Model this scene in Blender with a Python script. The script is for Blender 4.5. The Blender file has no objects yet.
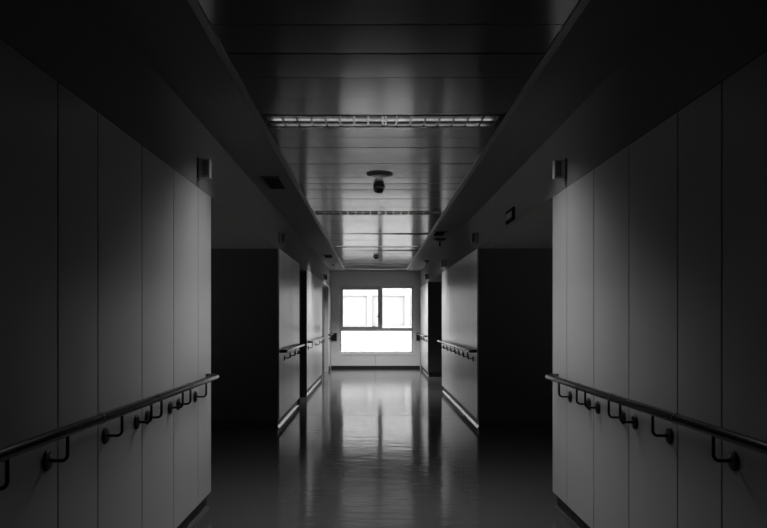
import bpy, math, random
from mathutils import Vector, Matrix
random.seed(7)
S = bpy.context.scene
C = S.collection

# ------------------------------------------------------------ camera, world, sun, exposure
F = 745.7
VX, VY = 373.3, 319.6
cd = bpy.data.cameras.new('camera')
cd.sensor_width = 36.0
cd.sensor_fit = 'HORIZONTAL'
cd.lens = 36.0 * F / 767.0
cd.shift_x = (383.5 - VX) / 767.0
cd.shift_y = (VY - 264.0) / 767.0
cd.clip_end = 200
cam = bpy.data.objects.new('camera', cd)
cam.location = (0, 0, 1.325)
cam.rotation_euler = (math.pi / 2, 0, 0)
C.objects.link(cam)
S.camera = cam

w = bpy.data.worlds.new('overcast_sky')
S.world = w
w.use_nodes = True
w.node_tree.nodes['Background'].inputs[0].default_value = (0.9, 0.9, 0.9, 1)
w.node_tree.nodes['Background'].inputs[1].default_value = 20.0

sd = bpy.data.lights.new('sun', 'SUN')
sd.energy = 1.0
sd.angle = 0.05
sun = bpy.data.objects.new('sun', sd)
d = Vector((-0.30, 0.80, -0.42))
sun.rotation_euler = d.to_track_quat('-Z', 'Y').to_euler()
sun.location = (4, -6, 12)
C.objects.link(sun)

S.view_settings.view_transform = 'Standard'
S.view_settings.look = 'None'
S.view_settings.gamma = 1
S.view_settings.exposure = 0
S.view_settings.use_curve_mapping = False
S.cycles.max_bounces = 8
S.cycles.diffuse_bounces = 4
S.cycles.glossy_bounces = 5
S.cycles.transparent_max_bounces = 12
S.cycles.sample_clamp_indirect = 4.0
S.cycles.caustics_reflective = False

TUBE_POWER = {0: 0.0, 1: 1.0, 2: 0.0, 3: 1.0, 4: 0.6}   # dim glow of the tubes; lights 0 and 2 are off
LAMP_WATT = {0: 0.0, 1: 26.0, 2: 0.0, 3: 56.0, 4: 92.0}     # light each louvre throws down
LAMP_SPREAD = 127

# marks the window opening for the sky's light (emits nothing itself)
pl_ = bpy.data.lights.new('window_portal', 'AREA')
pl_.shape = 'RECTANGLE'; pl_.size = 2.0; pl_.size_y = 1.85
pl_.cycles.is_portal = True
po_ = bpy.data.objects.new('window_portal', pl_)
po_.location = (0.09, 20.36, 1.32)
po_.rotation_euler = (-math.pi / 2, 0, 0)
C.objects.link(po_)

# ------------------------------------------------------------ materials
def mat(name, col, rough=0.5, metal=0.0, spec=0.5, noise=0.0, nscale=8.0, bump=0.0, bscale=60.0, stretch=None, emit=None, aniso=0.0):
    m = bpy.data.materials.new(name)
    m.use_nodes = True
    nt = m.node_tree
    b = nt.nodes['Principled BSDF']
    if not isinstance(col, tuple):
        col = (col, col, col)
    b.inputs['Base Color'].default_value = (*col, 1)
    b.inputs['Roughness'].default_value = rough
    b.inputs['Metallic'].default_value = metal
    b.inputs['Specular IOR Level'].default_value = spec
    b.inputs['Anisotropic'].default_value = aniso
    tc = nt.nodes.new('ShaderNodeTexCoord')
    vec = tc.outputs['Object']
    if stretch:
        mp = nt.nodes.new('ShaderNodeMapping')
        mp.inputs['Scale'].default_value = stretch
        nt.links.new(vec, mp.inputs['Vector'])
        vec = mp.outputs['Vector']
    if noise:
        n = nt.nodes.new('ShaderNodeTexNoise')
        n.inputs['Scale'].default_value = nscale
        n.inputs['Detail'].default_value = 6
        nt.links.new(vec, n.inputs['Vector'])
        r = nt.nodes.new('ShaderNodeMapRange')
        r.inputs['To Min'].default_value = 1 - noise
        r.inputs['To Max'].default_value = 1 + noise
        nt.links.new(n.outputs['Fac'], r.inputs['Value'])
        mx = nt.nodes.new('ShaderNodeMix')
        mx.data_type = 'RGBA'
        mx.blend_type = 'MULTIPLY'
        mx.inputs[0].default_value = 1
        mx.inputs[6].default_value = (*col, 1)
        nt.links.new(r.outputs['Result'], mx.inputs[7])
        nt.links.new(mx.outputs[2], b.inputs['Base Color'])
    if bump:
        n2 = nt.nodes.new('ShaderNodeTexNoise')
        n2.inputs['Scale'].default_value = bscale
        n2.inputs['Detail'].default_value = 3
        nt.links.new(vec, n2.inputs['Vector'])
        bp = nt.nodes.new('ShaderNodeBump')
        bp.inputs['Strength'].default_value = bump
        bp.inputs['Distance'].default_value = 0.01
        nt.links.new(n2.outputs['Fac'], bp.inputs['Height'])
        nt.links.new(bp.outputs['Normal'], b.inputs['Normal'])
    if emit:
        b.inputs['Emission Color'].default_value = (1, 1, 1, 1)
        b.inputs['Emission Strength'].default_value = emit
    return m

M = {}
M['plaster'] = mat('wall_plaster', 0.18, 0.75, spec=0.25, noise=0.05, nscale=3, bump=0.05)
M['ceiling'] = mat('ceiling_plaster', 0.19, 0.8, spec=0.2, noise=0.04, nscale=2, bump=0.04)
M['endwall'] = mat('end_wall_paint', 0.76, 0.5, noise=0.04, nscale=3, bump=0.03)
M['panel'] = mat('satin_laminate_panel', 0.37, 0.30, spec=0.5, noise=0.03, nscale=3, stretch=(1, 1, 0.15))
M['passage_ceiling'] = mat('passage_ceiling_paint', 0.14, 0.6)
M['gap'] = mat('dark_joint', 0.006, 0.9, spec=0.05)
M['shaded_wall'] = mat('passage_shade_tone', 0.03, 0.6, noise=0.1, nscale=4)  # shade of the unlit passages painted into the wall colour
M['far_passage'] = mat('far_passage_shade_tone', 0.07, 0.6, noise=0.1, nscale=4)  # far passage: its shade painted in too, a little lighter
M['skirt'] = mat('dark_skirting_vinyl', 0.012, 0.5)
M['cove'] = mat('pale_cove_bead', 0.03, 0.18)
M['metal_ceiling'] = mat('brushed_ceiling_metal', 0.14, 0.145, metal=0.08, spec=0.85, noise=0.04, nscale=10, stretch=(0.3, 8, 1))
M['floor_seam'] = mat('floor_weld_seam', 0.03, 0.4)
M['alu_trim'] = mat('ceiling_edge_trim', 0.22, 0.4, metal=0.3)
M['dark_metal'] = mat('black_coated_metal', 0.007, 0.45, spec=0.35)
M['rail'] = mat('dark_grey_rail', 0.004, 0.17, spec=0.4)
M['louvre'] = mat('mirror_louvre_aluminium', 0.62, 0.22, metal=1.0, noise=0.55, nscale=14)
M['housing'] = mat('lamp_housing', 0.10, 0.5)
M['grey_plastic'] = mat('grey_plastic', 0.35, 0.45)
M['dark_plastic'] = mat('dark_plastic', 0.015, 0.4)
M['pale_plastic'] = mat('pale_plastic', 0.60, 0.4)
M['win_frame'] = mat('grey_window_aluminium', 0.55, 0.4, spec=0.4)
M['casing'] = mat('white_window_casing', 0.80, 0.35)
M['door'] = mat('dark_door_laminate', 0.012, 0.7, spec=0.2, noise=0.1, nscale=5)
M['door_frame'] = mat('grey_door_frame', 0.38, 0.4)
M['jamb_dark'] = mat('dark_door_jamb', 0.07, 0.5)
M['facade'] = mat('dimmed_white_render', 0.074, 0.8, noise=0.01, nscale=1)  # white wall darkened in colour to offset the strong sky
M['shutter'] = mat('dimmed_white_shutter', 0.063, 0.6)  # shutter white held down in colour against the same sky
M['ground'] = mat('pale_paving', 0.55, 0.8, noise=0.05, nscale=1)
M['sign_face'] = mat('dim_sign_face', 0.13, 0.4)

def floor_mat():
    m = mat('polished_grey_vinyl', 0.055, 0.07, spec=0.14, noise=0.35, nscale=28)
    nt = m.node_tree
    b = nt.nodes['Principled BSDF']
    tc = nt.nodes.new('ShaderNodeTexCoord')
    a = nt.nodes.new('ShaderNodeTexNoise')
    a.inputs['Scale'].default_value = 2.2
    a.inputs['Detail'].default_value = 3
    mp = nt.nodes.new('ShaderNodeMapping')
    mp.inputs['Scale'].default_value = (1.2, 3.4, 1)
    nt.links.new(tc.outputs['Object'], mp.inputs['Vector'])
    nt.links.new(mp.outputs['Vector'], a.inputs['Vector'])
    bp = nt.nodes.new('ShaderNodeBump')
    bp.inputs['Strength'].default_value = 0.13
    bp.inputs['Distance'].default_value = 0.02
    nt.links.new(a.outputs['Fac'], bp.inputs['Height'])
    nt.links.new(bp.outputs['Normal'], b.inputs['Normal'])
    r = nt.nodes.new('ShaderNodeMapRange')
    r.inputs['To Min'].default_value = 0.06
    r.inputs['To Max'].default_value = 0.13
    n = nt.nodes.new('ShaderNodeTexNoise')
    n.inputs['Scale'].default_value = 5
    nt.links.new(tc.outputs['Object'], n.inputs['Vector'])
    nt.links.new(n.outputs['Fac'], r.inputs['Value'])
    nt.links.new(r.outputs['Result'], b.inputs['Roughness'])
    return m
M['floor'] = floor_mat()

def glass_mat():
    m = bpy.data.materials.new('clear_window_glass')
    m.use_nodes = True
    nt = m.node_tree
    for n in list(nt.nodes):
        nt.nodes.remove(n)
    o = nt.nodes.new('ShaderNodeOutputMaterial')
    t = nt.nodes.new('ShaderNodeBsdfTransparent')
    t.inputs[0].default_value = (0.97, 0.97, 0.97, 1)
    g = nt.nodes.new('ShaderNodeBsdfGlossy')
    g.inputs['Roughness'].default_value = 0.02
    f = nt.nodes.new('ShaderNodeFresnel')
    f.inputs[0].default_value = 1.3
    mx = nt.nodes.new('ShaderNodeMixShader')
    nt.links.new(f.outputs[0], mx.inputs[0])
    nt.links.new(t.outputs[0], mx.inputs[1])
    nt.links.new(g.outputs[0], mx.inputs[2])
    nt.links.new(mx.outputs[0], o.inputs[0])
    return m
M['glass'] = glass_mat()

# ------------------------------------------------------------ mesh helpers
class MB:
    def __init__(s):
        s.v, s.f, s.sm = [], [], []
    def box(s, x0, x1, y0, y1, z0, z1, ch=0.0):
        x0, x1 = min(x0, x1), max(x0, x1)
        y0, y1 = min(y0, y1), max(y0, y1)
        z0, z1 = min(z0, z1), max(z0, z1)
        if ch <= 0:
            b = len(s.v)
            for x in (x0, x1):
                for y in (y0, y1):
                    for z in (z0, z1):
                        s.v.append((x, y, z))
            for q in ((0, 1, 3, 2), (4, 6, 7, 5), (0, 4, 5, 1), (2, 3, 7, 6), (0, 2, 6, 4), (1, 5, 7, 3)):
                s.f.append([b + i for i in q]); s.sm.append(False)
            return s
        # chamfered box: 24 vertices
        lo, hi = (x0, y0, z0), (x1, y1, z1)
        idx = {}
        b = len(s.v)
        for sx in (0, 1):
            for sy in (0, 1):
                for sz in (0, 1):
                    sg = (sx, sy, sz)
                    for ax in range(3):
                        p = []
                        for k in range(3):
                            e = hi[k] if sg[k] else lo[k]
                            if k != ax:
                                e += -ch if sg[k] else ch
                            p.append(e)
                        idx[(sg, ax)] = b + len(idx)
                        s.v.append(tuple(p))
        def add(l): s.f.append(l); s.sm.append(False)
        for ax in range(3):
            o1, o2 = [k for k in range(3) if k != ax]
            for sd_ in (0, 1):
                l = []
                for a, c in ((0, 0), (1, 0), (1, 1), (0, 1)):
                    sg = [0, 0, 0]; sg[ax] = sd_; sg[o1] = a; sg[o2] = c
                    l.append(idx[(tuple(sg), ax)])
                add(l)
        for ax in range(3):
            o1, o2 = [k for k in range(3) if k != ax]
            for a in (0, 1):
                for c in (0, 1):
                    sg0 = [0, 0, 0]; sg0[o1] = a; sg0[o2] = c
                    sg1 = list(sg0); sg1[ax] = 1
                    add([idx[(tuple(sg0), o1)], idx[(tuple(sg1), o1)], idx[(tuple(sg1), o2)], idx[(tuple(sg0), o2)]])
        for sx in (0, 1):
            for sy in (0, 1):
                for sz in (0, 1):
                    sg = (sx, sy, sz)
                    add([idx[(sg, 0)], idx[(sg, 1)], idx[(sg, 2)]])
        return s
    def prism(s, poly, a0, a1, axis='y'):
        """poly: list of 2D points; extruded along axis (y: pts are x,z ; x: pts are y,z)"""
        b = len(s.v); n = len(poly)
        for a in (a0, a1):
            for p, q in poly:
                s.v.append((p, a, q) if axis == 'y' else (a, p, q))
        for i in range(n):
            j = (i + 1) % n
            s.f.append([b + i, b + j, b + n + j, b + n + i]); s.sm.append(False)
        s.f.append([b + i for i in range(n)][::-1]); s.sm.append(False)
        s.f.append([b + n + i for i in range(n)]); s.sm.append(False)
        return s
    def tube(s, pts, r, n=12, cap=True):
        pts = [Vector(p) for p in pts]
        b = len(s.v); m = len(pts)
        prev = None
        for i, p in enumerate(pts):
            t = (pts[min(i + 1, m - 1)] - pts[max(i - 1, 0)]).normalized()
            if prev is None:
                up = Vector((0, 0, 1)) if abs(t.z) < 0.9 else Vector((0, 1, 0))
                u = t.cross(up).normalized()
            else:
                u = (prev - t * prev.dot(t)).normalized()
            prev = u
            v = t.cross(u)
            for k in range(n):
                a = 2 * math.pi * k / n
                q = p + (u * math.cos(a) + v * math.sin(a)) * r
                s.v.append(tuple(q))
        for i in range(m - 1):
            for k in range(n):
                l = (k + 1) % n
                s.f.append([b + i * n + k, b + i * n + l, b + (i + 1) * n + l, b + (i + 1) * n + k]); s.sm.append(True)
        if cap:
            for q in (0, m - 1):
                c = len(s.v)
                s.v += [s.v[b + q * n + k] for k in range(n)]
                s.f.append([c + k for k in range(n)]); s.sm.append(False)
        return s
    def lathe(s, prof, n=24, origin=(0, 0, 0), axis='z'):
        """prof: (r, h) list from one end to the other"""
        b = len(s.v); m = len(prof)
        o = Vector(origin)
        for r, h in prof:
            for k in range(n):
                a = 2 * math.pi * k / n
                c, d_ = r * math.cos(a), r * math.sin(a)
                p = (c, d_, h) if axis == 'z' else (h, c, d_)
                s.v.append(tuple(o + Vector(p)))
        for i in range(m - 1):
            for k in range(n):
                l = (k + 1) % n
                s.f.append([b + i * n + k, b + i * n + l, b + (i + 1) * n + l, b + (i + 1) * n + k]); s.sm.append(n > 8)
        s.f.append([b + k for k in range(n)][::-1]); s.sm.append(False)
        s.f.append([b + (m - 1) * n + k for k in range(n)]); s.sm.append(False)
        return s
    def mesh(s, name):
        me = bpy.data.meshes.new(name)
        me.from_pydata(s.v, [], s.f)
        for p, q in zip(me.polygons, s.sm):
            p.use_smooth = q
        import bmesh
        bm = bmesh.new(); bm.from_mesh(me)
        bmesh.ops.recalc_face_normals(bm, faces=bm.faces)
        bm.to_mesh(me); bm.free()
        return me
    def build(s, name, m, parent=None, loc=None):
        me = s.mesh(name)
        me.materials.append(m)
        o = bpy.data.objects.new(name, me)
        C.objects.link(o)
        if loc: o.location = loc
        if parent: o.parent = parent
        return o

def inst(name, me, parent=None, loc=(0, 0, 0), rot=(0, 0, 0)):
    o = bpy.data.objects.new(name, me)
    C.objects.link(o)
    o.location = loc; o.rotation_euler = rot
    if parent: o.parent = parent
    return o

def thing(name, label, cat, loc=(0, 0, 0), group=None, rz=0):
    o = bpy.data.objects.new(name, None)
    o.empty_display_size = 0.1
    C.objects.link(o)
    o.location = loc
    o.rotation_euler = (0, 0, rz)
    o['label'] = label; o['category'] = cat
    if group: o['group'] = group
    return o

def struct(o, label=None):
    o['kind'] = 'structure'
    if label: o['label'] = label
    return o

def copy_tree(o, parent=None):
    c = o.copy(); C.objects.link(c)
    if parent: c.parent = parent
    for ch in list(o.children):
        copy_tree(ch, c)
    return c

# ------------------------------------------------------------ dimensions
WL, WR = -1.144, 1.264         # panel faces
ZP0, ZP1 = 0.112, 2.189        # wall panels bottom / top
ZC = 2.634                     # ceiling
YA = -3.2                      # behind the camera
Y1, Y2 = 5.257, 9.08           # cross passage
YL3, YL4 = 11.55, 12.82        # left doorway
YL5, YL6 = 16.57, 18.96        # left door with frame
YR3, YR4 = 13.75, 17.30        # right passage
YE = 20.2                      # end wall
PX = 6.5                       # far ends of the passages
PT = 0.02                      # panel thickness

# ------------------------------------------------------------ floor
fl = MB()
fl.box(-PX - .2, PX + .4, YA - .2, YE + .3, -0.12, 0.0)
floor = struct(fl.build('floor', M['floor']), 'dark polished grey vinyl floor mirroring the end window')
for ys_ in (4.4, 10.36, 16.3):
    MB().box(WL - .02, WR + .02, ys_, ys_ + .012, -.001, .0006).build('weld_seam', M['floor_seam'], floor)

# ------------------------------------------------------------ walls
def side(s, W):
    """s=-1 left, +1 right; helper giving x at depth t behind the panel face"""
    return lambda t: W + s * t

def wall_side(name, s, W, segs, passages, niches, label):
    X = side(s, W)
    mb = MB()
    # upper wall running the full length above panels and openings
    mb.box(X(0.001), X(0.26), YA, YE, ZP1 + 0.003, ZC + 0.05)
    for (a, b) in segs:
        mb.box(X(PT), X(0.26), a, b, ZP0, ZP1 + 0.003)
        mb.box(X(0.046), X(0.26), a, b - 0.0, 0, ZP0)
    o = mb.build(name, M['plaster'])
    struct(o, label)
    return o

segsL = [(YA, Y1), (Y2, YL3), (YL4, YL5), (YL6, YE)]
segsR = [(YA, Y1), (Y2, YR3), (YR4, YE)]
wl = wall_side('wall_left', -1, WL, segsL, None, None, 'left corridor wall clad in tall pale panels')
wr = wall_side('wall_right', 1, WR, segsR, None, None, 'right corridor wall clad in tall pale panels')

# panels, each a piece
near_j = [5.257, 4.870, 4.275, 3.688, 3.098, 2.705, 2.11, 1.52, 0.93, 0.34, -0.25, -0.84, -1.43, -2.02, -2.61, YA]
def panels(wall, s, W, joints, z0=ZP0, z1=ZP1):
    js = sorted(joints)
    for a, b in zip(js[:-1], js[1:]):
        mb = MB()
        x0, x1 = W, W + s * PT
        g = 0.0048 if a < 6 else 0.0022
        mb.box(x0, x1, a + (g if a != js[0] else 0), b - (g if b != js[-1] else 0), z0, z1, ch=0.0015)
        mb.build('wall_panel', M['panel'], wall)
def backs(wall, s, W, segs):
    mb = MB()
    for a, b in segs:
        mb.box(W + s * (PT - 0.0025), W + s * (PT - 0.0005), a + .002, b - .002, ZP0 + .002, ZP1 - .001)
    mb.build('joint_backing', M['gap'], wall)
for (wall, s, W, segs, far) in (
        (wl, -1, WL, segsL, [[9.08, 9.52, 10.54, 11.55], [12.82, 13.41, 14.0, 14.6, 15.19, 15.78, 16.57], [18.96, 19.5, 20.2]]),
        (wr, 1, WR, segsR, [[9.08, 9.36, 9.95, 10.54, 11.13, 11.72, 12.31, 12.90, 13.49, 13.75], [17.3, 17.9, 18.5, 19.1, 19.7, 20.2]])):
    panels(wall, s, W, near_j)
    for js in far:
        panels(wall, s, W, js)
    backs(wall, s, W, segs)

# baseboards: recessed dark skirting and pale cove bead at the floor
for nm, s, W, segs in (('baseboard_left', -1, WL, segsL), ('baseboard_right', 1, WR, segsR)):
    mb, cv = MB(), MB()
    for a, b in segs:
        e = 0.02 if b != YE else 0
        mb.box(W + s * 0.028, W + s * 0.046, a + (0.02 if a != YA else 0), b - e, 0.0, ZP0 - 0.001)
        cv.prism([(W + s * 0.028, 0.0), (W + s * 0.028, 0.024), (W + s * 0.022, 0.020), (W + s * 0.002, 0.0)][::1], a + .02, b - e)
    o = struct(mb.build(nm, M['skirt']), 'recessed dark skirting under the wall panels')
    cv.build('cove_bead', M['cove'], o)

# end wall with the window opening
SX = lambda px: (px - VX) * YE / F
SZ = lambda py: 1.325 - (py - VY) * YE / F
ox0, ox1, oz0, oz1 = SX(339.0), SX(413.8), SZ(353.2), SZ(285.6)
mb = MB()
mb.box(WL - .26, ox0, YE, YE + .28, 0, ZC + .05)
mb.box(ox1, WR + .26, YE, YE + .28, 0, ZC + .05)
mb.box(ox0, ox1, YE, YE + .28, oz1, ZC + .05)
we = mb.build('wall_end', M['endwall'])
struct(we, 'grey end wall around the bright window')
for a, b in ((ox0, 0.053), (0.058, ox1)):
    MB().box(a, b, YE, YE + .28, 0.0, oz0).build('wall_panel', M['endwall'], we)
MB().box(0.05, 0.061, YE + .006, YE + .27, 0.0, oz0 - .001).build('joint_backing', M['gap'], we)
struct(MB().box(WL + .002, WR - .002, YE - .012, YE, 0, 0.075, ch=.003).build('baseboard_end', M['skirt']), 'dark skirting at the foot of the end wall')

# wall behind the camera
struct(MB().box(WL - .26, WR + .26, YA - .2, YA, 0, ZC + .05).build('wall_back', M['plaster']))

# cross passages, their darkness put into the wall colour
def passage(name, s, W, a, b, label, deep=PX, tone='shaded_wall'):
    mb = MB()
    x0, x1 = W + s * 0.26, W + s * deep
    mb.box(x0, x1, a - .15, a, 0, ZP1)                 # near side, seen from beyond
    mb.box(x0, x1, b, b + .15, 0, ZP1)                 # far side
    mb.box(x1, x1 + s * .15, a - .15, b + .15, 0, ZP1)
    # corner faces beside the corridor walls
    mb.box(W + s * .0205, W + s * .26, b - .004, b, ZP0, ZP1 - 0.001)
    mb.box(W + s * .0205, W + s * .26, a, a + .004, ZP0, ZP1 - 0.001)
    o = struct(mb.build(name, M[tone]), label)
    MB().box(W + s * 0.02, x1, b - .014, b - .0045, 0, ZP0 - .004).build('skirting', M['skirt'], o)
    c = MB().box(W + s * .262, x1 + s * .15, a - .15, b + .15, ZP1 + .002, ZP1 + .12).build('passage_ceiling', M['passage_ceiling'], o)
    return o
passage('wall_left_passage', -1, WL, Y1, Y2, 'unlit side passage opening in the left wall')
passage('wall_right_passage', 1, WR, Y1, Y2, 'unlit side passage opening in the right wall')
passage('wall_right_far_passage', 1, WR, YR3, YR4, 'unlit far side passage in the right wall', deep=3.5, tone='far_passage')

# ------------------------------------------------------------ doors on the left
def door(name, a, b, depth, frame_mat, leaf_mat, label, leaves=1):
    r = bpy.data.objects.new(name, None); C.objects.link(r)
    r.location = (WL, (a + b) / 2, 0); struct(r, label)
    L = lambda y: y - (a + b) / 2
    fr = MB()
    fr.box(-.262, 0.004, L(b) - 0.035, L(b) - .001, 0, ZP1, ch=.003)
    fr.box(-.262, 0.004, L(a) + .001, L(a) + 0.035, 0, ZP1, ch=.003)
    fr.box(-.262, 0.004, L(a) + .035, L(b) - .035, ZP1 - 0.035, ZP1, ch=.003)
    fr.build('door_frame', frame_mat, r)
    ya, yb = L(a) + .037, L(b) - .037
    wd = (yb - ya) / leaves
    for k in range(leaves):
        lf = MB().box(-depth - .045, -depth, ya + k * wd + .002, ya + (k + 1) * wd - .002, .008, ZP1 - .037, ch=.003).build('door_leaf', leaf_mat, r)
        hy = ya + wd - .08 if (leaves == 1 or k == 0) else ya + wd + .08
        h = MB()
        h.tube([(-depth, hy, 1.02), (-depth + .05, hy, 1.02), (-depth + .055, hy - .01, 1.02), (-depth + .055, hy - .12, 1.02)], .009, 10)
        h.box(-depth, -depth + .008, hy - .02, hy + .02, .93, 1.09, ch=.002)
        h.build('handle', M['alu_trim'], lf)
    # closes the reveal behind the leaf
    MB().box(-.33, -.262, L(a) - .05, L(b) + .05, 0, ZP1 + .05).build('wall_backing', M['gap'], r)
    return r
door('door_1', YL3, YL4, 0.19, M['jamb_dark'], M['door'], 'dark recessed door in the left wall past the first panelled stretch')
door('door_2', YL5, YL6, 0.10, M['door_frame'], M['door'], 'dark door in a pale frame at the far end of the left wall', leaves=2)

# ------------------------------------------------------------ ceiling
CX0, CX1 = -0.721, 0.845
cl = MB()
cl.box(WL - .02, CX0 - .042, YA, YE, ZC, ZC + .1)
cl.box(CX1 + .042, WR + .02, YA, YE, ZC, ZC + .1)
cl.box(CX0 - .042, CX1 + .042, 19.1, YE, ZC, ZC + .1)
ceil = struct(cl.build('ceiling', M['ceiling']), 'grey plaster ceiling with a central strip of metal planks')
MB().box(WL, WR, YA, YE, ZC + .14, ZC + .2).build('void_lining', M['gap'], ceil)
for k, (a, b) in enumerate(((CX0 - .042, CX0 - .003), (CX1 + .003, CX1 + .042))):
    struct(MB().box(a, b, YA, 19.1, ZC - .006, ZC + .05, ch=.002).build('trim_%d' % (k + 1), M['alu_trim']), 'pale metal edge strip beside the ceiling planks')
struct(MB().box(CX0 - .003, CX1 + .003, 19.07, 19.1, ZC - .006, ZC + .05, ch=.002).build('trim_3', M['alu_trim']))

P = 4.22 / 14
def plank_mesh(x0, x1, name):
    mb = MB()
    n = 8; g = .0014; sag = .0004
    b = 0
    for x in (x0 + .002, x1 - .002):
        for i in range(n + 1):
            t = i / n
            y = g + (P - 2 * g) * t
            e = 0
            mb.v.append((x, y, ZC + e - sag * 4 * t * (1 - t)))
    for i in range(n):
        mb.f.append([i, i + 1, n + 2 + i, n + 1 + i]); mb.sm.append(True)
    # sides
    for y in (g, P - g):
        k = len(mb.v)
        mb.v += [(x0 + .002, y, ZC), (x1 - .002, y, ZC), (x1 - .002, y, ZC + .025), (x0 + .002, y, ZC + .025)]
        mb.f.append([k, k + 1, k + 2, k + 3]); mb.sm.append(False)
    me = bpy.data.meshes.new(name)
    me.from_pydata(mb.v, [], mb.f)
    for p, q in zip(me.polygons, mb.sm): p.use_smooth = q
    me.materials.append(M['metal_ceiling'])
    return me
pm = plank_mesh(CX0, CX1, 'ceiling_plank')
FIX = {0: 4.77 - 4.22, 1: 4.77, 2: 8.99, 3: 13.21, 4: 17.43}
runs = [(-2.98, 0.55, 12), (0.851, 3.66, 8), (3.66, 4.77, 3)]
runs += [(FIX[k] + P, FIX[k + 1], 13) for k in (1, 2, 3)] + [(FIX[4] + P, 19.06, 4)]
for a, b, n in runs:
    for q in range(n):
        pitch = (b - a) / n
        o = inst('ceiling_plank', pm, ceil, (0, a + q * pitch, random.uniform(-.0008, .0008)),
                 (random.choice((-.005, -.0025, -.0005, .0005, .0025, .005)) * (.15 if a < 4 else 1), random.uniform(-.0006, .0006), 0))
        o.scale.y = pitch / P
        if a == 3.66 and q == 0:
            o.scale.y *= .955; o.location.y += .016

# dropped edges of loose planks, deeper on the right
for yy, d0_, d1_ in ((11.37, .002, .016), (14.05, .003, .017)):
    MB().prism([(CX0 + .004, ZC + .001), (CX1 - .004, ZC + .001), (CX1 - .004, ZC - d1_), (CX0 + .004, ZC - d0_)], yy, yy + .006).build('plank_edge', M['housing'], ceil)

# ------------------------------------------------------------ recessed louvre lights
LX0, LX1 = -0.700, 0.822
def ceiling_light(k, y0, label):
    t = thing('ceiling_light', label, 'ceiling light', ((LX0 + LX1) / 2, y0 + P / 2, ZC), 'recessed louvre lights along the ceiling')
    hw, hl, dp = P / 2 - .004, (LX1 - LX0) / 2, .105
    h = MB()
    h.box(-hl, hl, -hw, hw, dp, dp + .006)
    h.box(-hl, hl, -hw, -hw + .004, .004, dp); h.box(-hl, hl, hw - .004, hw, .004, dp)
    h.box(-hl, -hl + .004, -hw + .004, hw - .004, .004, dp); h.box(hl - .004, hl, -hw + .004, hw - .004, .004, dp)
    h.build('housing', M['housing'], t)
    f = MB()
    fw = .014
    f.box(-hl, hl, -hw, -hw + fw, -.003, .004); f.box(-hl, hl, hw - fw, hw, -.003, .004)
    f.box(-hl, -hl + fw, -hw + fw, hw - fw, -.003, .004); f.box(hl - fw, hl, -hw + fw, hw - fw, -.003, .004)
    f.build('frame', M['dark_metal'], t)
    iw = hw - fw
    # parabolic side reflectors and centre ridge
    rf = MB()
    def para(y_in, y_out):
        pts = []
        for q in range(6):
            u = q / 5
            pts.append((y_in + (y_out - y_in) * (u ** 2), .002 + .06 * u))
        return pts
    for sg in (-1, 1):
        pts = para(sg * iw, sg * (iw - .022))
        b0 = len(rf.v)
        for x in (-hl + fw, hl - fw):
            for yy, zz in pts: rf.v.append((x, yy, zz))
        for q in range(5):
            rf.f.append([b0 + q, b0 + q + 1, b0 + 7 + q, b0 + 6 + q]); rf.sm.append(True)
    rf.build('reflector', M['louvre'], t)
    dv = MB()
    dv.prism([(-.014, .001), (.014, .001), (.004, .025), (.002, .062), (-.002, .062), (-.004, .025)], -hl + fw, hl - fw, axis='x')
    dv.build('centre_ridge', M['louvre'], t)
    # cross blades
    nb = 15
    bl = MB()
    for s_ in (-1, 1):
        ya_, yb_ = sorted((s_ * .014, s_ * iw))
        bl.prism([(-.006, .002), (.006, .002), (.0015, .02), (.001, .055), (-.001, .055), (-.0015, .02)], ya_, yb_)
    bm_ = bl.mesh('louvre_blade'); bm_.materials.append(M['louvre'])
    for q in range(nb):
        x = -hl + fw + (2 * (hl - fw)) * (q + 1) / (nb + 1)
        inst('louvre_blade', bm_, t, (x, 0, 0))
        if q == 7:
            inst('louvre_blade', bm_, t, (x + .022, 0, 0))
    pw = TUBE_POWER[k]
    tm = mat('tube_glass_%d' % k, 0.7, 0.3, emit=pw) if pw else mat('tube_glass_off', 0.7, 0.3)
    for sg in (-1, 1):
        tb = MB().tube([(-hl + .03, sg * .068, .082), (hl - .03, sg * .068, .082)], .013, 10).build('tube', tm, t)
        for e in (-1, 1):
            MB().tube([(e * (hl - .03), sg * .068, .082), (e * (hl - .006), sg * .068, .082)], .011, 10).build('lamp_holder', M['pale_plastic'], tb)
    if LAMP_WATT[k]:
        ld = bpy.data.lights.new('louvre_glow', 'AREA')
        ld.shape = 'RECTANGLE'; ld.size = 1.48; ld.size_y = .27
        ld.energy = LAMP_WATT[k]; ld.spread = math.radians(LAMP_SPREAD)
        lo = bpy.data.objects.new('louvre_glow', ld)
        lo.location = (0, 0, -.006); lo.parent = t
        C.objects.link(lo)
    return t
ceiling_light(0, FIX[0], 'recessed louvre ceiling light just overhead, out of frame above')
ceiling_light(1, FIX[1], 'nearest and largest recessed louvre light, its mirrored cells showing grey')
ceiling_light(2, FIX[2], 'second recessed louvre light, a thin dark band beyond the first smoke detector')
ceiling_light(3, FIX[3], 'third recessed louvre light, across the brightest part of the metal ceiling')
ceiling_light(4, FIX[4], 'farthest recessed louvre light, just before the end wall')

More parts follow.
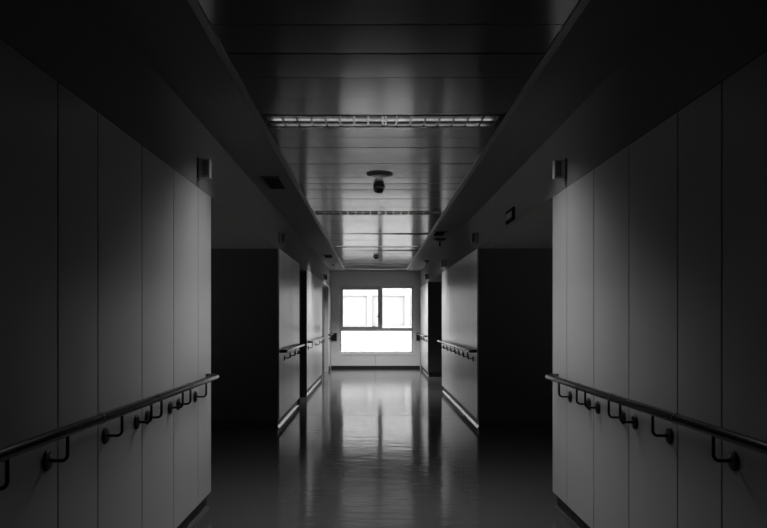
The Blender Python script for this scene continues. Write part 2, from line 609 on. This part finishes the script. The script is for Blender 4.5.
# ------------------------------------------------------------ handrails
RO, RR, RZ = 0.074, 0.020, 0.936     # offset of rail axis from wall, radius, height
FZ = 0.831
def bracket_meshes(s):
    fl_ = MB().lathe([(.036, 0), (.036, .006), (.030, .011), (.010, .013)], 24, axis='x')
    if s > 0:
        fl_.v = [(-a, b, c) for a, b, c in fl_.v]
    fm = fl_.mesh('flange'); fm.materials.append(M['dark_metal'])
    pts = [(.006, 0, 0), (RO - .022, 0, 0)]
    for q in range(1, 7):
        a = q / 6 * math.pi / 2
        pts.append((RO - .022 + .022 * math.sin(a), 0, .022 - .022 * math.cos(a)))
    pts.append((RO, 0, RZ - FZ - RR + .003))
    ar = MB().tube([(-s * p[0], p[1], p[2]) for p in pts], .0065, 10)
    am = ar.mesh('arm'); am.materials.append(M['dark_metal'])
    return fm, am
BM = {-1: bracket_meshes(-1), 1: bracket_meshes(1)}

def handrail(s, W, y0, y1, ys, joints, label, r0=True, r1=True):
    t = thing('handrail', label, 'handrail', (W, (y0 + y1) / 2, RZ), 'tubular handrails along the corridor')
    cy = (y0 + y1) / 2
    R_ = .030
    def bend(ye, sg):
        p = []
        for q in range(0, 7):
            a = q / 6 * math.pi / 2
            p.append((-s * (RO - R_ + R_ * math.cos(a)), ye - sg * R_ + sg * R_ * math.sin(a), 0))
        p.append((0.0, ye, 0))
        return p
    js = [y0] + sorted(j for j in joints if y0 < j < y1) + [y1]
    for i_, (a, b) in enumerate(zip(js[:-1], js[1:])):
        pts = []
        if a == y0 and r0: pts += [(p[0], p[1] - cy, p[2]) for p in reversed(bend(y0, -1))]
        else: pts.append((-s * RO, a + .0015 - cy, 0))
        if b == y1 and r1: pts += [(p[0], p[1] - cy, p[2]) for p in bend(y1, 1)]
        else: pts.append((-s * RO, b - .0015 - cy, 0))
        MB().tube(pts, RR, 20).build('rail', M['rail'], t)
    for j in js[1:-1]:
        MB().tube([(-s * RO, j - .004 - cy, 0), (-s * RO, j + .004 - cy, 0)], RR + .0012, 20).build('joint_collar', M['dark_metal'], t)
    fm, am = BM[s]
    for yb in ys:
        br = inst('bracket', am, t, (0, yb - cy, FZ - RZ))
        inst('flange', fm, br)
    return t
nb_ = [2.61, 3.176, 3.595, 3.768, 4.188, 4.363, 4.776, 2.18, 1.76, 1.2, 0.6, 0.0, -.6, -1.2, -1.8, -2.4]
nj = [2.925, 3.71, 4.315, 2.0, 0.9, -.4, -1.6]
handrail(-1, WL, YA + .1, 5.10, nb_, nj, 'long dark handrail on brackets along the near left wall')
handrail(1, WR, YA + .1, 5.10, nb_, nj, 'long dark handrail on brackets along the near right wall')
handrail(-1, WL, 9.12, 11.50, [9.58, 10.25, 10.85, 11.3], [], 'short handrail on left panels between side passage and first door')
handrail(-1, WL, 12.95, 16.50, [13.10, 14.80, 16.3], [14.4], 'handrail on the bright left wall between the two doors')
handrail(1, WR, 9.12, 13.70, [9.42, 9.9, 10.4, 10.95, 11.5, 12.1, 12.7, 13.3], [11.2], 'handrail with many brackets on right panels beyond the side passage')
handrail(1, WR, 17.40, 20.00, [17.7, 18.4, 19.1, 19.7], [], 'farthest right handrail, ending beside the window')
handrail(-1, WL, 19.02, 20.0, [19.25, 19.75], [], 'stub of handrail in far left corner beside the window')

# dark square boxes either side of the window on the end wall
for sx_, x0, x1, lb in ((0, WL + .004, SX(336.8), 'dark square wall box on the end wall, left of the window'),
                        (1, SX(416.4), WR - .004, 'dark square wall box on the end wall, right of the window')):
    t = thing('wall_box', lb, 'wall box', ((x0 + x1) / 2, YE, SZ(336.8)), 'dark boxes beside the end window')
    hw = (x1 - x0) / 2
    b = MB().box(-hw, hw, -.035, 0, -.105, .105, ch=.004).build('body', M['dark_plastic'], t)
    MB().box(-hw + .015, hw - .015, -.039, -.035, -.09, .06, ch=.001).build('cover', M['dark_metal'], t)

# ------------------------------------------------------------ signal lamps projecting from the walls above the panels
def signal_lamp(s, W, yy, label, z=2.312, lens='sign_face'):
    """flag-mounted box facing along the corridor"""
    t = thing('signal_lamp', label, 'signal lamp', (W, yy, z), 'boxed signal lamps high on the corridor walls')
    sg = -s
    def bx(mb, a, b, y0, y1, z0, z1, ch=0):
        return mb.box(sg * a, sg * b, y0, y1, z0, z1, ch)
    bx(MB(), 0, .008, -.035, .035, -.068, .068, .002).build('back_plate', M['dark_plastic'], t)
    bx(MB(), .008, .082, -.024, .024, -.062, .058, .003).build('body', M['grey_plastic'], t)
    bx(MB(), .011, .026, -.0265, -.024, -.056, .052, .001).build('side_strip', M['pale_plastic'], t)
    ln = bx(MB(), .036, .074, -.0265, -.024, -.046, .048, .001).build('lens', M[lens], t)
    for q in range(4):
        z0 = -.040 + q * .0225
        bx(MB(), .041, .069, -.0285, -.0265, z0, z0 + .015, .0008).build('lamp_segment', M['sign_face'], ln)
    return t
signal_lamp(-1, WL, 4.87, 'boxed signal lamp above the near left panels, before the side passage')
signal_lamp(1, WR, 4.90, 'boxed signal lamp above the near right panels, before the side passage')
signal_lamp(-1, WL, 9.05, 'dark boxed signal lamp over the far corner of the left side passage')
signal_lamp(1, WR, 9.02, 'dark boxed signal lamp over the far corner of the right side passage')
signal_lamp(1, WR, 13.1, 'pale-faced boxed signal lamp at the far end of the second right panels', lens='pale_plastic')  # paler lens stands in for bounced light on this lamp
signal_lamp(1, WR, 17.1, 'farthest right boxed signal lamp, nearest the end window', lens='pale_plastic')  # bounced light put into the lens colour here as well
signal_lamp(-1, WL, 17.3, 'boxed signal lamp above the pale-framed door at far left')

# small dark sign on the right lintel
t = thing('sign', 'small dark-framed oblong sign above the right side passage', 'sign', (WR, 6.83, 2.275))
MB().box(-.022, 0, -.18, .18, -.058, .058, ch=.003).build('frame', M['gap'], t)
MB().box(-.026, -.022, -.135, .135, -.028, .028, ch=.001).build('sign_face', M['sign_face'], t)

# ------------------------------------------------------------ ceiling fittings
def vent(x0, x1, y0, y1, label):
    cx, cy = (x0 + x1) / 2, (y0 + y1) / 2
    hx, hy = (x1 - x0) / 2, (y1 - y0) / 2
    t = thing('ceiling_vent', label, 'ceiling vent', (cx, cy, ZC), 'oblong vents in the plaster ceiling')
    f = MB(); e = .018
    f.box(-hx, -hx + e, -hy, hy, -.008, 0); f.box(hx - e, hx, -hy, hy, -.008, 0)
    f.box(-hx + e, hx - e, -hy, -hy + e, -.008, 0); f.box(-hx + e, hx - e, hy - e, hy, -.008, 0)
    f.build('frame', M['dark_plastic'], t)
    MB().box(-hx + e, hx - e, -hy + e, hy - e, -.0015, 0).build('backing', M['gap'], t)
    sl = MB().prism([(-.001, -.0075), (.008, -.0018), (.0095, -.0018), (.0005, -.0075)], -hy + e, hy - e)
    sm_ = sl.mesh('slat'); sm_.materials.append(M['gap'])
    n = int((2 * hx - 2 * e) / .018)
    for q in range(n):
        inst('slat', sm_, t, (-hx + e + .004 + q * (2 * hx - 2 * e - .012) / max(1, n - 1), 0, 0))
    return t
vent(-1.035, -.855, 6.82, 7.44, 'dark oblong vent in the left plaster ceiling above the side passage')
vent(-1.03, -.83, 15.05, 15.75, 'dark oblong vent in the left plaster ceiling near the end wall')
vent(.91, 1.10, 11.05, 11.6, 'dark oblong vent in the right plaster ceiling beside the stemmed fitting')

def smoke(x, yy, label):
    t = thing('smoke_detector', label, 'smoke detector', (x, yy, ZC), 'round smoke detectors under the metal ceiling')
    MB().lathe([(.056, -.0005), (.057, -.010), (.054, -.022), (.046, -.026)], 28).build('base', M['grey_plastic'], t)
    MB().lathe([(.045, -.026), (.047, -.034), (.046, -.050), (.036, -.060), (.022, -.066), (.004, -.067)], 28).build('sensor_chamber', M['dark_plastic'], t)
    return t
smoke(.055, 7.32, 'dark domed smoke detector under the metal ceiling, nearest the camera')
smoke(.055, 15.3, 'small far smoke detector under the metal ceiling near the end wall')

t = thing('ceiling_speaker', 'flat round dark disc in the metal ceiling in front of the near smoke detector', 'ceiling speaker', (.057, 6.70, ZC))
MB().lathe([(.118, -.0005), (.120, -.004), (.116, -.009), (.100, -.010)], 40).build('rim', M['grey_plastic'], t)
MB().lathe([(.100, -.009), (.096, -.014), (.060, -.018), (.02, -.019)], 40).build('grille', M['dark_plastic'], t)

def stemmed(x, yy, r, label):
    t = thing('ceiling_alarm', label, 'ceiling alarm', (x, yy, ZC), 'dark stemmed fittings in the right plaster ceiling')
    MB().lathe([(r, -.0005), (r, -.012), (r * .8, -.026), (r * .42, -.046), (.018, -.052)], 28).build('base', M['dark_plastic'], t)
    MB().lathe([(.013, -.050), (.013, -.118), (.009, -.124)], 14).build('stem', M['dark_metal'], t)
    return t
stemmed(1.08, 12.1, .10, 'dark cone-shaped ceiling fitting with a stem, beyond the right vent')
stemmed(1.17, 16.5, .075, 'smaller far cone-shaped ceiling fitting with a stem, right side')
t = thing('ceiling_fitting', 'small round ceiling fitting at far left beyond the oblong vent', 'ceiling fitting', (-.94, 17.6, ZC))
MB().lathe([(.06, -.0005), (.062, -.008), (.055, -.014)], 24).build('rim', M['pale_plastic'], t)
MB().lathe([(.052, -.013), (.04, -.028), (.02, -.032)], 24).build('core', M['dark_plastic'], t)

# ------------------------------------------------------------ window
win = bpy.data.objects.new('window_1', None); C.objects.link(win)
win.location = (0, YE, 0); struct(win, 'bright window with two upper lights over one long lower pane')
def fr(mb, x0, x1, z0, z1, wx, wz, y0, y1, ch=.003):
    """rectangular ring, outer size given; wx (left,right), wz (bottom,top)"""
    mb.box(x0, x0 + wx[0], y0, y1, z0, z1, ch); mb.box(x1 - wx[1], x1, y0, y1, z0, z1, ch)
    mb.box(x0 + wx[0], x1 - wx[1], y0, y1, z0, z0 + wz[0], ch); mb.box(x0 + wx[0], x1 - wx[1], y0, y1, z1 - wz[1], z1, ch)
# casing around the opening
cs = MB()
c0, c1, d0, d1 = SX(337.3), SX(415.7), SZ(355.1), SZ(284.6)
fr(cs, c0, c1, d0, d1, (ox0 - c0 + .012, c1 - ox1 + .012), (oz0 - d0 + .012, d1 - oz1 + .012), -.012, .014)
cs.build('window_casing', M['casing'], win)
# reveal lining
rv = MB()
fr(rv, ox0, ox1, oz0, oz1, (.012, .012), (.012, .012), .014, .075, 0)
rv.build('window_reveal', M['casing'], win)
# fixed frame, set back in the opening; sizes corrected for its depth
YF = .075
k_ = (YE + YF) / YE
FX = lambda px: (px - VX) * (YE + YF) / F
FZ_ = lambda py: 1.325 - (py - VY) * (YE + YF) / F
x0, x1, z0, z1 = FX(339.4), FX(413.4), FZ_(353.4), FZ_(286.0)
fm = MB()
fx0, fx1 = FX(341.3), FX(411.6)
fz0, fz1 = FZ_(351.6), FZ_(288.3)
fm.box(x0, fx0, YF, YF + .07, z0, z1, .004); fm.box(fx1, x1, YF, YF + .07, z0, z1, .004)
fm.box(fx0, fx1, YF, YF + .07, z0, fz0, .004); fm.box(fx0, fx1, YF, YF + .07, fz1, z1, .004)
fm.build('window_frame', M['win_frame'], win)
MB().box(fx0, fx1, YF, YF + .07, FZ_(330.9), FZ_(328.0), .004).build('transom', M['win_frame'], win)
MB().box(FX(379.6), FX(382.4), YF, YF + .07, FZ_(328.0), fz1, .004).build('mullion', M['win_frame'], win)
# opening sash on the left
sa = MB()
fr(sa, fx0, FX(379.6), FZ_(328.0), fz1, (FX(343.0) - fx0, FX(379.6) - FX(378.0)), (FZ_(326.6) - FZ_(328.0), fz1 - FZ_(289.7)), YF - .012, YF + .05)
sash = sa.build('opening_sash', M['win_frame'], win)
h = MB()
h.box(FX(378.3), FX(379.4), YF - .022, YF - .012, FZ_(318.2), FZ_(313.8), .002)
h.tube([(FX(378.9), YF - .02, FZ_(316.4)), (FX(378.9), YF - .05, FZ_(316.4)), (FX(376.3), YF - .055, FZ_(316.4))], .008, 8)
h.build('handle', M['dark_metal'], sash)
h = MB()
h.box(FX(372.5), FX(375.0), YF - .02, YF - .012, FZ_(326.9), FZ_(325.9), .001)
h.build('stay', M['dark_metal'], sash)
for (a, b, c, dd) in ((343.0, 378.0, 326.6, 289.7), (382.4, 411.6, 328.0, 288.3), (341.3, 411.6, 351.6, 330.9)):
    MB().box(FX(a) - .004, FX(b) + .004, YF + .03, YF + .036, FZ_(c) - .004, FZ_(dd) + .004).build('glass_pane', M['glass'], win)

# ------------------------------------------------------------ outside: the pale building across the yard
YB = 30.0
bx = lambda px: (px - VX) * YB / F
bz = lambda py: 1.325 - (py - VY) * YB / F
bd = thing('building', 'sunlit white building with closed shutters seen through the window', 'building', (0, YB, -3.5))
ww, wh = bx(404.6) - bx(372.2), bz(295.6) - bz(326.0)
step = bx(372.2) - bx(334.9)
xs = [bx(372.2) + step * q for q in range(-5, 6)]
zs = [bz(326.0) - 3.0, bz(326.0)]
fa = MB()
XA, XB, ZA, ZB = xs[0] - 1.0, xs[-1] + ww + 1.0, -3.5, 4.4  # facade top kept low so sky light reaches the window
zc = ZA
for z in zs:
    fa.box(XA, XB, 0, .25, zc + 3.5, z + 3.5)
    xc = XA
    for x in xs:
        fa.box(xc, x, 0, .25, z + 3.5, z + wh + 3.5)
        xc = x + ww
    fa.box(xc, XB, 0, .25, z + 3.5, z + wh + 3.5)
    zc = z + wh
fa.box(XA, XB, 0, .25, zc + 3.5, ZB + 3.5)
fa.box(XA, XB, .25, 3.0, 0, ZB + 3.5)
fa.build('facade', M['facade'], bd)
sh = MB()
ns = 24
for q in range(ns):
    sh.box(0, ww, .085, .1, q * wh / ns, (q + 1) * wh / ns - .006, .002)
sh.box(0, ww, .1, .11, 0, wh)
sm2 = sh.mesh('shutter'); sm2.materials.append(M['shutter'])
for z in zs:
    for x in xs:
        inst('shutter', sm2, bd, (x, 0, z + 3.5))
gr = MB().box(XA, XB, YE + .35, YB, -3.7, -3.5).build('ground', M['ground'])
struct(gr, 'pale paved yard below the window')
